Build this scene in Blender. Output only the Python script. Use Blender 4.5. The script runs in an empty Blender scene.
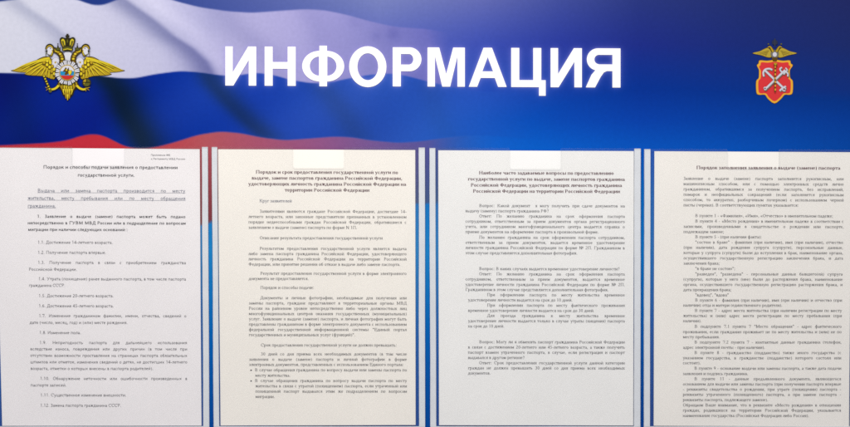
import bpy, math, random
import numpy as np
from mathutils import Matrix, Vector
from mathutils.geometry import tessellate_polygon

random.seed(7)
rng = np.random.RandomState(5)
S = bpy.context.scene
C = S.collection

# ------------------------------------------------------------------ camera
CAM = np.array([-0.02083517, -0.03973197, 1.25533072])          # right, up, out from the board (m)
RT = np.array([[0.999889, -0.002564, -0.014695],
               [0.002899, 0.999736, 0.022774],
               [0.014632, -0.022814, 0.999633]])
cd = bpy.data.cameras.new('camera')
cam = bpy.data.objects.new('camera', cd)
C.objects.link(cam)
cd.sensor_fit = 'HORIZONTAL'
cd.angle = math.radians(40)
cd.clip_start = 0.01
cd.clip_end = 50
m = Matrix.Identity(4)
for c in range(3):
    a = RT[:, c]
    m[0][c], m[1][c], m[2][c] = a[0], -a[2], a[1]
m[0][3], m[1][3], m[2][3] = CAM[0], -CAM[2], CAM[1]
cam.matrix_world = m
S.camera = cam

# ------------------------------------------------------------------ light
w = bpy.data.worlds.new('World')
S.world = w
w.use_nodes = True
bg = w.node_tree.nodes['Background']
bg.inputs[0].default_value = (0.96, 0.955, 1.0, 1)
bg.inputs[1].default_value = 0.60


def area_lamp(name, loc, target, sx, sy, power, col):
    ld = bpy.data.lights.new(name, 'AREA')
    ld.shape = 'RECTANGLE'
    ld.size, ld.size_y = sx, sy
    ld.energy = power
    ld.color = col
    o = bpy.data.objects.new(name, ld)
    C.objects.link(o)
    o.location = loc
    o.rotation_euler = (Vector(target) - Vector(loc)).to_track_quat('-Z', 'Y').to_euler()


area_lamp('ceiling_lamp', (-0.10, -0.78, 0.98), (-0.06, 0, 0.02), 0.7, 0.25, 16.6, (1.0, 0.96, 0.885))

S.view_settings.view_transform = 'Standard'
S.view_settings.look = 'None'
S.view_settings.exposure = 0.0
S.view_settings.gamma = 1.0
S.cycles.filter_width = 1.65
S.cycles.use_denoising = False          # the denoiser smears print this small
S.cycles.transparent_max_bounces = 24

# ------------------------------------------------------------------ helpers
# survey of the board: a homography from the photograph's pixels to millimetres on the board's face
F_PX = 1167.6779


def P(u, v):
    d = RT @ np.array([(u - 425.0) / F_PX, -(v - 213.5) / F_PX, -1.0])
    t = -CAM[2] / d[2]
    return (CAM[0] + t * d[0], CAM[1] + t * d[1])


def P_inv(X, Z):
    q = np.stack([X - CAM[0], Z - CAM[1], np.full_like(X, -CAM[2])])
    k = RT.T @ q.reshape(3, -1)
    return (425 + F_PX * k[0] / -k[2]).reshape(X.shape), (213.5 - F_PX * k[1] / -k[2]).reshape(X.shape)


def lin(c):
    c = np.asarray(c, float) / 255.0
    return np.where(c <= 0.04045, c / 12.92, ((c + 0.055) / 1.055) ** 2.4)


def material(name, rgb, rough=0.6, spec=0.5, noise=0.0, nscale=300, bump=0.0, bscale=800, vcol=None, lin_rgb=False):
    mt = bpy.data.materials.new(name)
    mt.use_nodes = True
    nt = mt.node_tree
    b = nt.nodes['Principled BSDF']
    b.inputs['Roughness'].default_value = rough
    b.inputs['Specular IOR Level'].default_value = spec
    tc = nt.nodes.new('ShaderNodeTexCoord')
    if vcol:
        src = nt.nodes.new('ShaderNodeVertexColor')
        src.layer_name = vcol
        col = src.outputs['Color']
    else:
        src = nt.nodes.new('ShaderNodeRGB')
        v = rgb if lin_rgb else lin(rgb)
        src.outputs[0].default_value = (v[0], v[1], v[2], 1)
        col = src.outputs[0]
    if noise:
        n = nt.nodes.new('ShaderNodeTexNoise')
        n.inputs['Scale'].default_value = nscale
        n.inputs['Detail'].default_value = 4
        mr = nt.nodes.new('ShaderNodeMapRange')
        mr.inputs['From Min'].default_value = 0.3
        mr.inputs['From Max'].default_value = 0.7
        mr.inputs['To Min'].default_value = 1 - noise
        mr.inputs['To Max'].default_value = 1 + noise
        mx = nt.nodes.new('ShaderNodeVectorMath')
        mx.operation = 'SCALE'
        nt.links.new(tc.outputs['Object'], n.inputs['Vector'])
        nt.links.new(n.outputs['Fac'], mr.inputs['Value'])
        nt.links.new(col, mx.inputs[0])
        nt.links.new(mr.outputs[0], mx.inputs['Scale'])
        col = mx.outputs[0]
    nt.links.new(col, b.inputs['Base Color'])
    if bump:
        n = nt.nodes.new('ShaderNodeTexNoise')
        n.inputs['Scale'].default_value = bscale
        n.inputs['Detail'].default_value = 3
        bp = nt.nodes.new('ShaderNodeBump')
        bp.inputs['Strength'].default_value = bump
        bp.inputs['Distance'].default_value = 0.0005
        nt.links.new(tc.outputs['Object'], n.inputs['Vector'])
        nt.links.new(n.outputs['Fac'], bp.inputs['Height'])
        nt.links.new(bp.outputs[0], b.inputs['Normal'])
    return mt


def acrylic(name, tint, rough):
    mt = bpy.data.materials.new(name)
    mt.use_nodes = True
    nt = mt.node_tree
    nt.nodes.remove(nt.nodes['Principled BSDF'])
    out = nt.nodes['Material Output']
    tr = nt.nodes.new('ShaderNodeBsdfTransparent')
    tr.inputs[0].default_value = (*tint, 1)
    gl = nt.nodes.new('ShaderNodeBsdfGlossy')
    gl.inputs['Roughness'].default_value = rough
    fr = nt.nodes.new('ShaderNodeFresnel')
    fr.inputs[0].default_value = 1.49
    ge = nt.nodes.new('ShaderNodeNewGeometry')
    tc = nt.nodes.new('ShaderNodeTexCoord')
    sm = nt.nodes.new('ShaderNodeTexNoise')                  # finger smudges: uneven gloss
    sm.inputs['Scale'].default_value = 9
    sm.inputs['Detail'].default_value = 5
    rr = nt.nodes.new('ShaderNodeMapRange')
    rr.inputs['From Min'].default_value = 0.35
    rr.inputs['From Max'].default_value = 0.65
    rr.inputs['To Min'].default_value = rough * 0.5
    rr.inputs['To Max'].default_value = rough * 2.2
    nt.links.new(tc.outputs['Object'], sm.inputs['Vector'])
    nt.links.new(sm.outputs['Fac'], rr.inputs['Value'])
    nt.links.new(rr.outputs[0], gl.inputs['Roughness'])
    io = nt.nodes.new('ShaderNodeMix')                       # the same air-side reflectance on either face of the thin sheet
    io.inputs[2].default_value = 1.38
    io.inputs[3].default_value = 1 / 1.38
    nt.links.new(ge.outputs['Backfacing'], io.inputs[0])
    nt.links.new(io.outputs[0], fr.inputs[0])
    mx = nt.nodes.new('ShaderNodeMixShader')
    nt.links.new(fr.outputs[0], mx.inputs[0])
    nt.links.new(tr.outputs[0], mx.inputs[1])
    nt.links.new(gl.outputs[0], mx.inputs[2])
    nt.links.new(mx.outputs[0], out.inputs['Surface'])
    return mt


def mesh_obj(name, verts, faces, mats, parent=None, fmat=None, smooth=False):
    """verts are (right, up, out) in metres on the board; world = (right, -out, up)"""
    v = np.asarray(verts, float).reshape(-1, 3)
    v = np.stack([v[:, 0], -v[:, 2], v[:, 1]], 1)
    me = bpy.data.meshes.new(name)
    me.from_pydata(v.tolist(), [], faces)
    for q in (mats if isinstance(mats, (list, tuple)) else [mats]):
        me.materials.append(q)
    if fmat is not None:
        me.polygons.foreach_set('material_index', fmat)
    if smooth:
        me.polygons.foreach_set('use_smooth', [True] * len(me.polygons))
    me.update()
    o = bpy.data.objects.new(name, me)
    C.objects.link(o)
    if parent:
        o.parent = parent
    return o


def tag(o, label=None, cat=None, group=None, kind=None):
    if label: o['label'] = label
    if cat: o['category'] = cat
    if group: o['group'] = group
    if kind: o['kind'] = kind
    return o


def box(x0, x1, z0, z1, y0, y1):
    v = [(x0, z0, y0), (x1, z0, y0), (x1, z1, y0), (x0, z1, y0), (x0, z0, y1), (x1, z0, y1), (x1, z1, y1), (x0, z1, y1)]
    f = [(3, 2, 1, 0), (4, 5, 6, 7), (0, 1, 5, 4), (1, 2, 6, 5), (2, 3, 7, 6), (3, 0, 4, 7)]
    return v, f


class Layers:
    """flat printed shapes in survey pixels, each a hair in front of the one before"""

    def __init__(self, base=0.0003, step=0.00002):
        self.v, self.f, self.mi, self.mats, self.o, self.step = [], [], [], [], base, step

    def add(self, loops, mat, thick=0.0):
        if not isinstance(loops[0][0], (tuple, list)):
            loops = [loops]
        if mat not in self.mats:
            self.mats.append(mat)
        k = self.mats.index(mat)
        self.o += self.step
        pts = [[Vector((*P(u, v), 0)) for u, v in lp] for lp in loops]
        flat = [p for lp in pts for p in lp]
        b = len(self.v)
        self.v += [(p.x, p.y, self.o + thick) for p in flat]
        for t in tessellate_polygon(pts):
            a, bb, c = [flat[i] for i in t]
            if (bb.x - a.x) * (c.y - a.y) - (bb.y - a.y) * (c.x - a.x) < 0:
                t = (t[0], t[2], t[1])
            self.f.append(tuple(b + i for i in t))
            self.mi.append(k)
        if thick:
            n = len(flat)
            self.v += [(p.x, p.y, self.o - 0.0001) for p in flat]
            s = 0
            for lp in pts:
                for i in range(len(lp)):
                    j = (i + 1) % len(lp)
                    self.f.append((b + s + i, b + s + j, b + n + s + j, b + n + s + i))
                    self.mi.append(k)
                s += len(lp)

    def build(self, name, parent, label=None):
        o = mesh_obj(name, self.v, self.f, self.mats, parent, self.mi)
        if label: o['label'] = label
        return o


def circ(cx, cy, rx, ry=None, a0=0, a1=360, n=28):
    ry = rx if ry is None else ry
    k = n if abs(a1 - a0) >= 360 else n + 1
    return [(cx + rx * math.cos(math.radians(a0 + (a1 - a0) * i / n)), cy - ry * math.sin(math.radians(a0 + (a1 - a0) * i / n))) for i in range(k)]


def ribbon(pts, w0, w1=None):
    """a tapered stroke along a polyline"""
    w1 = w0 if w1 is None else w1
    L, R, n = [], [], len(pts)
    for i, (x, y) in enumerate(pts):
        a, b = pts[max(i - 1, 0)], pts[min(i + 1, n - 1)]
        dx, dy = b[0] - a[0], b[1] - a[1]
        q = math.hypot(dx, dy) or 1
        ww = (w0 + (w1 - w0) * i / (n - 1)) / 2
        L.append((x - dy / q * ww, y + dx / q * ww))
        R.append((x + dy / q * ww, y - dx / q * ww))
    return L + R[::-1]


def smooth_curve(pts, n=6, closed=False):
    out, N = [], len(pts)
    for i in range(N if closed else N - 1):
        g = lambda j: pts[j % N] if closed else pts[min(max(j, 0), N - 1)]
        p0, p1, p2, p3 = g(i - 1), g(i), g(i + 1), g(i + 2)
        for s in range(n):
            t = s / n
            out.append(tuple(0.5 * (2 * p1[k] + (p2[k] - p0[k]) * t + (2 * p0[k] - 5 * p1[k] + 4 * p2[k] - p3[k]) * t * t + (3 * p1[k] - p0[k] - 3 * p2[k] + p3[k]) * t ** 3) for k in (0, 1)))
    if not closed:
        out.append(pts[-1])
    return out


# ------------------------------------------------------------------ the setting: plain wall behind the board
wall_m = material('painted_wall', (205, 203, 196), 0.8, 0.3, 0.03, 20, 0.2, 400)
v, f = box(-2.2, 2.2, -1.4, 1.3, -0.20, -0.012)
tag(mesh_obj('wall', v, f, wall_m), kind='structure')

# ------------------------------------------------------------------ the information board
board = bpy.data.objects.new('information_board', None)
C.objects.link(board)
tag(board, 'blue information board with a waving tricolour flag, big white heading and two crests', 'notice board')
white_pvc = material('white_board_edge', (225, 226, 228), 0.5)
BX0, BX1, BZ0, BZ1 = -0.492, 0.492, -0.326, 0.196
v, f = box(BX0, BX1, BZ0, BZ1, -0.010, -0.0004)
mesh_obj('backing_panel', v, f, white_pvc, board)

# heading letters: outlines in survey pixels of the straightened heading (y 0 = cap top, 38.8 = baseline)
CAP = 39.0


def arc(cx, cy, rx, ry, a0, a1, n=14):
    return circ(cx, cy, rx, ry, a0, a1, n)


def letter_loops(ch, x0, x1):
    W, H, t, h = x1 - x0, CAP, 8.0, 6.9
    if ch == 'И':
        L = [[(0, 0), (7.4, 0), (7.4, H - 13.2), (W - 7.4 - .6, 0), (W, 0), (W, H), (W - 7.4, H), (W - 7.4, 13.4), (8, H), (0, H)]]
    elif ch == 'Н':
        L = [[(0, 0), (t, 0), (t, 15.3), (W - t, 15.3), (W - t, 0), (W, 0), (W, H), (W - t, H), (W - t, 22), (t, 22), (t, H), (0, H)]]
    elif ch == 'Ф':
        c = W / 2
        out = [(c - 3.8, -1.2), (c + 3.8, -1.2), (c + 3.8, 4)] + arc(c + 3.8, 19.2, c - 3.8, 15.2, 84, -84, 20) + [(c + 3.8, 34.6), (c + 3.8, H + .3), (c - 3.8, H + .3), (c - 3.8, 34.6)] + arc(c - 3.8, 19.2, c - 3.8, 15.2, 264, 96, 20) + [(c - 3.8, 4)]
        r = arc(c + 3.8, 19.2, c - 3.8 - 7.6, 9.6, 88, -88, 14)
        l = arc(c - 3.8, 19.2, c - 3.8 - 7.6, 9.6, 92, 268, 14)
        L = [out, r, l]
    elif ch == 'О':
        L = [circ(W / 2, H / 2, W / 2, H / 2 + .9, n=44), circ(W / 2, H / 2, W / 2 - 8.2, H / 2 - 6, n=40)[::-1]]
    elif ch == 'Р' or ch == 'Я':
        b = 11.9
        out = [(0, 0), (W - b, 0)] + arc(W - b, b, b, b, 88, -88, 18) + [(W - b, 2 * b), (t, 2 * b), (t, H), (0, H)]
        inn = [(t, 6.6), (W - b - .5, 6.6)] + arc(W - b - .5, b, 4.3, b - 6.6, 80, -80, 10) + [(W - b - .5, 2 * b - 6.6), (t, 2 * b - 6.6)]
        if ch == 'Я':
            b = 11.1
            out = [(0, 0), (W - b - 1, 0)] + arc(W - b - 1, b, b, b, 88, -60, 18) + [(W - 9.5, 2 * b - .3), (W - 5.6, 26.5), (W, H), (W - 9.2, H), (W - 14.8, 28.5), (W - 18, 24), (W - 21, 22.6), (t, 22.6), (t, H), (0, H)]
            inn = [(t, 6.4), (W - b - 2, 6.4)] + arc(W - b - 2, b, 4.6, b - 6.4, 80, -80, 10) + [(W - b - 2, 2 * b - 6.2), (t, 2 * b - 6.2)]
            out = [(W - x, y) for x, y in out]
            inn = [(W - x, y) for x, y in inn]
        L = [out, inn]
    elif ch == 'М':
        L = [[(0, 0), (11.6, 0), (W / 2, 26.4), (W - 11.6, 0), (W, 0), (W, H), (W - 7.3, H), (W - 7.3, 8.4), (W / 2 + 3.9, H), (W / 2 - 3.9, H), (7.3, 8.4), (7.3, H), (0, H)]]
    elif ch == 'А':
        c = W / 2
        L = [[(c - 4.2, 0), (c + 4.2, 0), (W, H), (W - 8.5, H), (W - 11.8, 30.1), (11.8, 30.1), (8.3, H), (0, H)], [(c, 9.2), (c - 5.4, 23.6), (c + 5.4, 23.6)]]
    elif ch == 'Ц':
        L = [[(0, 0), (t, 0), (t, H - h), (W - 4.4 - t, H - h), (W - 4.4 - t, 0), (W - 4.4, 0), (W - 4.4, H - h), (W, H - h), (W, H + 8.6), (W - 6.6, H + 8.6), (W - 6.6, H), (0, H)]]
    return [[(x0 + x, 46.6 + (x0 + x - 225) * 0.0052 + y) for x, y in lp] for lp in L]


HEAD = [('И', 225.4, 256.2), ('Н', 264.7, 295.7), ('Ф', 302.2, 344.2), ('О', 349.2, 386.4), ('Р', 392.8, 421.4), ('М', 427.6, 464.8), ('А', 468.8, 506.6), ('Ц', 511.2, 545.6), ('И', 550.6, 581.8), ('Я', 585.8, 620.4)]
glyph_white = material('white_vinyl', (252, 252, 250), 0.45, 0.5)
LET = [letter_loops(*h) for h in HEAD]
for lp in LET:
    ly = Layers(0.0003)
    ly.add(lp, glyph_white, 0.0001)
    ly.build('heading_letter', board)

# printed artwork: flag and blue gradient, plus painted-in glare at top centre; one colour per point of a fine grid
xs = np.linspace(BX0, BX1, 900)
zs = np.concatenate([np.arange(BZ1, -0.006, -0.0010), np.arange(-0.006, BZ0, -0.0024), [BZ0]])
GX, GZ = np.meshgrid(xs, zs)
U, V = P_inv(GX, GZ)


def curve(pts, x=None):
    a = np.array(pts, float)
    x = U if x is None else x
    y = np.interp(x, a[:, 0], a[:, 1])
    for d in (3.0, 6.0):
        y = y + np.interp(x - d, a[:, 0], a[:, 1]) + np.interp(x + d, a[:, 0], a[:, 1])
    return y / 5


def ramp(t, stops):
    s = np.array([q[0] for q in stops], float)
    c = np.array([q[1] for q in stops], float)
    return np.stack([np.interp(t, s, c[:, k]) for k in range(3)], -1)


def grid_ramp(us, vs, table):
    """bilinear table of sRGB colours; table[j][i] at vs[j], us[i]"""
    t = np.array(table, float)
    rows = np.stack([np.stack([np.interp(U, us, t[j, :, k]) for k in range(3)], -1) for j in range(len(vs))])
    vi = np.clip(np.interp(V, vs, np.arange(len(vs))), 0, len(vs) - 1)
    lo = np.floor(vi).astype(int)
    hi = np.minimum(lo + 1, len(vs) - 1)
    fr = (vi - lo)[..., None]
    return np.take_along_axis(rows, lo[None, ..., None], 0)[0] * (1 - fr) + np.take_along_axis(rows, hi[None, ..., None], 0)[0] * fr


def step(d, soft=0.55):
    return 1 / (1 + np.exp(-np.clip(d / soft * 2, -40, 40)))


def mix(a, b, k):
    return a * (1 - k[..., None]) + b * k[..., None]


def band(pts, wl, wr):
    """soft fold along a line u = c(v); different softness on either side"""
    a = np.array(pts, float)
    c = np.interp(V, a[:, 1], a[:, 0])
    d = U - c
    return np.exp(-(d / np.where(d < 0, wl, wr)) ** 2) * step(V - a[0, 1], 5) * step(a[-1, 1] - V, 5)


us = [-40, 100, 250, 380, 480, 560, 640, 740, 850, 900]
art = grid_ramp(us, [-30, 0, 45, 90, 120, 150, 190, 250, 340, 440], [  # paler middle of the top rows is hazy glare put into the colour
    [(34, 54, 124), (38, 60, 132), (76, 90, 162), (114, 124, 184), (96, 104, 174), (64, 76, 152), (42, 54, 122), (36, 48, 110), (38, 46, 100), (36, 44, 96)],
    [(34, 54, 126), (38, 60, 134), (80, 94, 164), (118, 128, 188), (98, 106, 178), (66, 78, 156), (44, 56, 128), (38, 50, 114), (38, 46, 104), (36, 44, 100)],
    [(24, 48, 130), (30, 55, 140), (70, 86, 170), (92, 104, 190), (62, 80, 180), (44, 60, 160), (34, 48, 138), (32, 48, 124), (34, 48, 112), (34, 46, 108)],
    [(20, 50, 140), (26, 60, 150), (50, 86, 180), (54, 88, 190), (40, 80, 188), (24, 64, 168), (14, 54, 152), (18, 54, 144), (24, 52, 132), (24, 52, 128)],
    [(20, 60, 150), (24, 70, 160), (40, 92, 190), (42, 94, 198), (26, 90, 200), (8, 76, 186), (0, 68, 176), (0, 68, 168), (4, 64, 158), (4, 64, 156)],
    [(20, 70, 170), (24, 80, 180), (36, 100, 200), (36, 104, 208), (26, 104, 214), (12, 98, 210), (2, 90, 200), (0, 86, 192), (0, 76, 172), (0, 74, 170)],
    [(36, 130, 205)] * 4 + [(30, 120, 210)] * 2 + [(16, 112, 205)] * 2 + [(10, 106, 198)] * 2,
    [(40, 148, 220)] * 4 + [(34, 140, 218)] * 2 + [(20, 126, 212)] * 2 + [(14, 118, 205)] * 2,
    [(14, 110, 200)] * 4 + [(10, 104, 196)] * 2 + [(6, 96, 188)] * 2 + [(4, 90, 180)] * 2,
    [(0, 78, 168)] * 4 + [(0, 76, 166)] * 2 + [(0, 72, 160)] * 2 + [(0, 70, 156)] * 2])

top_w = curve([(-60, 8), (-10, 3), (12, 0), (40, -4), (76, -1), (88, 4), (98, 6), (108, 4), (118, -1), (140, -5), (166, -2), (178, 2), (200, 7.5), (228, 11.5), (252, 13), (280, 11), (306, 9.3), (325, 10.5), (345, 14.5), (372, 22), (395, 27), (425, 29), (470, 36)])
wb = curve([(-60, 70), (0, 73.3), (30, 73.8), (60, 73.8), (90, 75), (120, 78.6), (135, 78.6), (155, 74.5), (180, 71.3), (200, 72.6), (222, 76), (240, 75.4), (256, 73), (272, 75), (292, 80.5), (312, 83.6), (330, 82.6), (350, 78.5), (370, 75), (388, 73.6), (404, 75.5), (425, 81), (450, 87), (480, 92)])
br = curve([(-60, 149), (0, 145.5), (30, 144), (48, 143), (67, 140.6), (82, 135.6), (93, 134), (103, 135.4), (116, 142), (126, 147), (142, 149), (158, 146.8), (176, 142), (198, 135), (220, 131.6), (240, 133.2), (262, 137.8), (285, 140.4), (310, 138.6), (335, 136.6), (352, 137.4), (370, 140.4), (398, 142.9), (420, 141.5), (442, 138.2), (462, 135.8), (485, 135.5), (520, 138)])
rb = np.interp(U, [-60, 0, 202, 212, 417, 620], [244, 240, 224.6, 221.5, 204, 190])

white = ramp(U, [(-40, (222, 222, 236)), (30, (218, 219, 236)), (100, (209, 208, 233)), (160, (200, 199, 230)), (210, (180, 178, 220)), (240, (182, 178, 222)), (290, (174, 169, 220)), (330, (160, 156, 214)), (380, (132, 131, 198)), (430, (108, 110, 190)), (470, (80, 92, 184))])
fold = 30 * band([(8, -6), (22, 7), (46, 23), (62, 36), (80, 60)], 16, 7) + 60 * band([(112, -8), (128, 4), (152, 21), (170, 36), (190, 49), (204, 62), (214, 80)], 20, 6) \
    + 16 * band([(214, 0), (236, 28), (262, 50), (282, 84)], 20, 18) + 9 * band([(300, 0), (318, 30), (330, 84)], 12, 20) - 12 * band([(140, -8), (168, 14), (196, 34), (226, 70)], 10, 16)
glare_spots = sum(s * np.exp(-((U - a) ** 2 + (V - b) ** 2) / r ** 2) for a, b, r, s in ((393, 34, 7, 13), (376, 36, 5, 9), (354, 22, 6, 6), (400, 6, 8, 6)))  # round hazy reflections painted into the white stripe
white = white - (fold + glare_spots)[..., None] * np.array([1.06, 1.0, 0.78])
blue = ramp(U, [(-40, (14, 26, 112)), (20, (12, 32, 126)), (60, (8, 36, 140)), (95, (12, 38, 140)), (160, (18, 50, 156)), (200, (22, 58, 166)), (250, (30, 66, 176)), (300, (36, 74, 180)), (360, (44, 82, 182)), (430, (42, 86, 188)), (500, (38, 84, 190)), (560, (26, 78, 188))])
fb = 0.60 * band([(90, 60), (106, 78), (117, 92), (125, 112), (137, 132), (146, 152)], 16, 24) + 0.36 * band([(200, 60), (212, 84), (228, 102), (246, 120), (268, 140)], 12, 18) + 0.14 * band([(318, 80), (346, 118), (360, 142)], 16, 16) \
    + 0.12 * band([(0, 60), (18, 100), (30, 150)], 18, 18) + 0.08 * band([(428, 80), (440, 120), (452, 142)], 14, 14)
blue = blue * (1 - fb[..., None] * np.array([0.3, 0.65, 1.0])) + fb[..., None] * np.array([12, 16, 10])
blue = blue + (4 * np.sin(U / 23 + V / 17))[..., None]
red = ramp(U, [(-40, (206, 60, 66)), (60, (204, 50, 66)), (130, (206, 54, 66)), (205, (188, 90, 98)), (260, (174, 88, 116)), (320, (152, 90, 140)), (370, (124, 92, 154)), (420, (96, 90, 160)), (460, (62, 92, 178)), (500, (34, 96, 200))])
dk = np.clip((V - 150) / 75, 0, 1)[..., None]
red = red * (1 - 0.26 * dk * np.array([1, 0.9, 0.95])) + dk * np.interp(U, [300, 420], [0, 1])[..., None] * np.array([6, 36, 20])

fade = 1 - np.clip((U - 425 - 0.30 * (V - 30)) / 22, 0, 1) * 0.93
fade_w = fade * np.interp(U, [0, 470, 486], [1, 1, 0])
art = mix(art, white, step(V - top_w) * step(wb - V) * fade_w)
art = mix(art, blue, step(V - wb) * step(br - V) * np.interp(U, [0, 385, 545], [1, 1, 0]))
art = mix(art, red, step(V - br) * step(rb - V, 0.6) * np.interp(U, [0, 430, 500], [1, 1, 0]))

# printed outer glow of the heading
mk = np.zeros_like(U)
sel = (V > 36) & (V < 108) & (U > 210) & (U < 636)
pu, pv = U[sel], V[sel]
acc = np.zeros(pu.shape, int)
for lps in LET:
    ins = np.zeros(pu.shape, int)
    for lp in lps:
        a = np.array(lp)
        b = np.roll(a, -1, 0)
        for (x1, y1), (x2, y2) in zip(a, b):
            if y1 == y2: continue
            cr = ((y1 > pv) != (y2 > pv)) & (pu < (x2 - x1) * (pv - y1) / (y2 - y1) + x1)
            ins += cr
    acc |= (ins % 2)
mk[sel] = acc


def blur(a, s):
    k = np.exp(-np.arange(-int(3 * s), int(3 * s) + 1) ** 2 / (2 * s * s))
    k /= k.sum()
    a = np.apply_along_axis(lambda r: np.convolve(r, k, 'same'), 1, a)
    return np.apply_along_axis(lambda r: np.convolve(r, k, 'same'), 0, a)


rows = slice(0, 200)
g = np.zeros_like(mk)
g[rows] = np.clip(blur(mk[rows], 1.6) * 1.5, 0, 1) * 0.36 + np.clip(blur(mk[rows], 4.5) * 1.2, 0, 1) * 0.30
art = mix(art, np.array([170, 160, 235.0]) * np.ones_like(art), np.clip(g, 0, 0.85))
ALB = np.array([0.765, 0.775, 0.78])
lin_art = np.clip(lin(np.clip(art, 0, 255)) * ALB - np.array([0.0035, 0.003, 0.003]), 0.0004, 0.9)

n_r, n_c = GX.shape
verts = np.stack([GX, GZ, np.zeros_like(GX)], -1).reshape(-1, 3)
idx = np.arange(n_r * n_c).reshape(n_r, n_c)
quads = np.stack([idx[:-1, :-1], idx[1:, :-1], idx[1:, 1:], idx[:-1, 1:]], -1).reshape(-1, 4)
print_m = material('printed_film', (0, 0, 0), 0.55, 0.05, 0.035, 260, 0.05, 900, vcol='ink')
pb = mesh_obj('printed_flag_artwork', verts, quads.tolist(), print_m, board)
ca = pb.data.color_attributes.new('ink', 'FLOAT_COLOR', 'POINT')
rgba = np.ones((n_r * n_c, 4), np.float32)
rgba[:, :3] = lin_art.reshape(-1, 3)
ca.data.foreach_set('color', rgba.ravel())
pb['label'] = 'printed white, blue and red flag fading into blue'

# ------------------------------------------------------------------ inks
ink = lambda n, c: material(n, lin(c) * 0.79, 0.5, 0.08, lin_rgb=True)
GOLD, GOLD_L, GOLD_D = ink('gold_ink', (188, 158, 36)), ink('light_gold_ink', (232, 210, 48)), ink('dark_gold_ink', (96, 72, 20))
OUTL, OLIVE, SILV = ink('outline_ink', (46, 42, 22)), ink('olive_ink', (98, 98, 34)), ink('silver_ink', (214, 214, 226))
WHI, SKY, RED, CRIM = ink('white_ink', (222, 222, 232)), ink('sky_blue_ink', (40, 146, 198)), ink('red_ink', (205, 50, 45)), ink('crimson_ink', (224, 58, 62))
AMB, GREY = ink('amber_ink', (240, 178, 58)), ink('grey_ink', (120, 116, 104))
EMB = 0.0003

# ------------------------------------------------------------------ left crest: golden two-headed eagle
emb = bpy.data.objects.new('eagle_crest', None)
C.objects.link(emb)
emb.parent = board
emb['label'] = 'golden two-headed eagle crest with a round tricolour shield'
CX = 68.0


def wing(side):
    ly = Layers(EMB)
    f = (lambda x: x) if side < 0 else (lambda x: 2 * CX - x)
    A = lambda pts, m: ly.add([(f(x), y) for x, y in pts], m)
    outline = smooth_curve([(11.8, 70.3), (20, 68), (27, 64.6), (33, 62.6), (38, 59.2), (44, 56.7), (49, 57), (53, 60.6), (56.6, 66), (57, 74), (55, 79.4), (52, 79.8), (49.5, 78.6), (46.4, 77.6), (42, 76.6), (36, 76.2), (29, 75.8), (24, 74.4), (27, 73), (19, 72.4), (12, 71.2)], 4, True)
    A(outline, OUTL)
    A([(x * 0.965 + 1.5, (y - 68) * 0.93 + 68) for x, y in outline], GOLD)
    # primaries: long feathers fanned from the shoulder
    tips = [(13.4, 70.6), (20.5, 72), (25.5, 74), (30.5, 75.2), (36, 75.6), (41.5, 76.2), (45.5, 77.2), (49, 78.4), (52.5, 79)]
    roots = [(38, 61.4), (39.5, 63), (41, 64.5), (42.5, 66), (44, 67.3), (46, 68.2), (48, 68.8), (50, 69), (52.5, 69)]
    for i, (a, b) in enumerate(zip(roots, tips)):
        mid = ((a[0] + b[0]) / 2 - 0.2, (a[1] + b[1]) / 2 - 1.0 + 0.1 * i)
        c = smooth_curve([a, mid, b], 5)
        A(ribbon(c, 3.4, 0.5), GOLD_D)
        A(ribbon([(x, y - 0.35) for x, y in c], 2.3, 0.3), GOLD_L)
        A(ribbon([(x, y + 0.25) for x, y in c[:6]], 1.3, 0.4), GOLD)
    # upper coverts
    for a, b, ww in (((50, 58.4), (22, 68.4), 2.6), ((50, 60.4), (30, 66.6), 2.2), ((51, 61.4), (38, 66.4), 2.2)):
        c = smooth_curve([a, ((a[0] + b[0]) / 2 + .5, (a[1] + b[1]) / 2 - 1.7), b], 5)
        A(ribbon(c, ww + .7, 0.8), GOLD_D)
        A(ribbon([(x, y - 0.2) for x, y in c], ww - .3, 0.4), GOLD_L)
    for i, (x, y) in enumerate([(47.5, 61.2), (44.4, 62.8), (50.6, 63), (47.4, 65), (52.6, 66.3), (50, 67.4), (54.3, 69.6), (52.2, 71.6), (54.6, 74)]):
        A(circ(x, y + .35, 1.75, 2.1, n=12), GOLD_D)
        A(circ(x, y - .1, 1.3, 1.6, n=12), GOLD_L if i % 3 != 1 else GOLD)
    return ly.build('wing', emb)


wing(-1)
wing(1)


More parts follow.
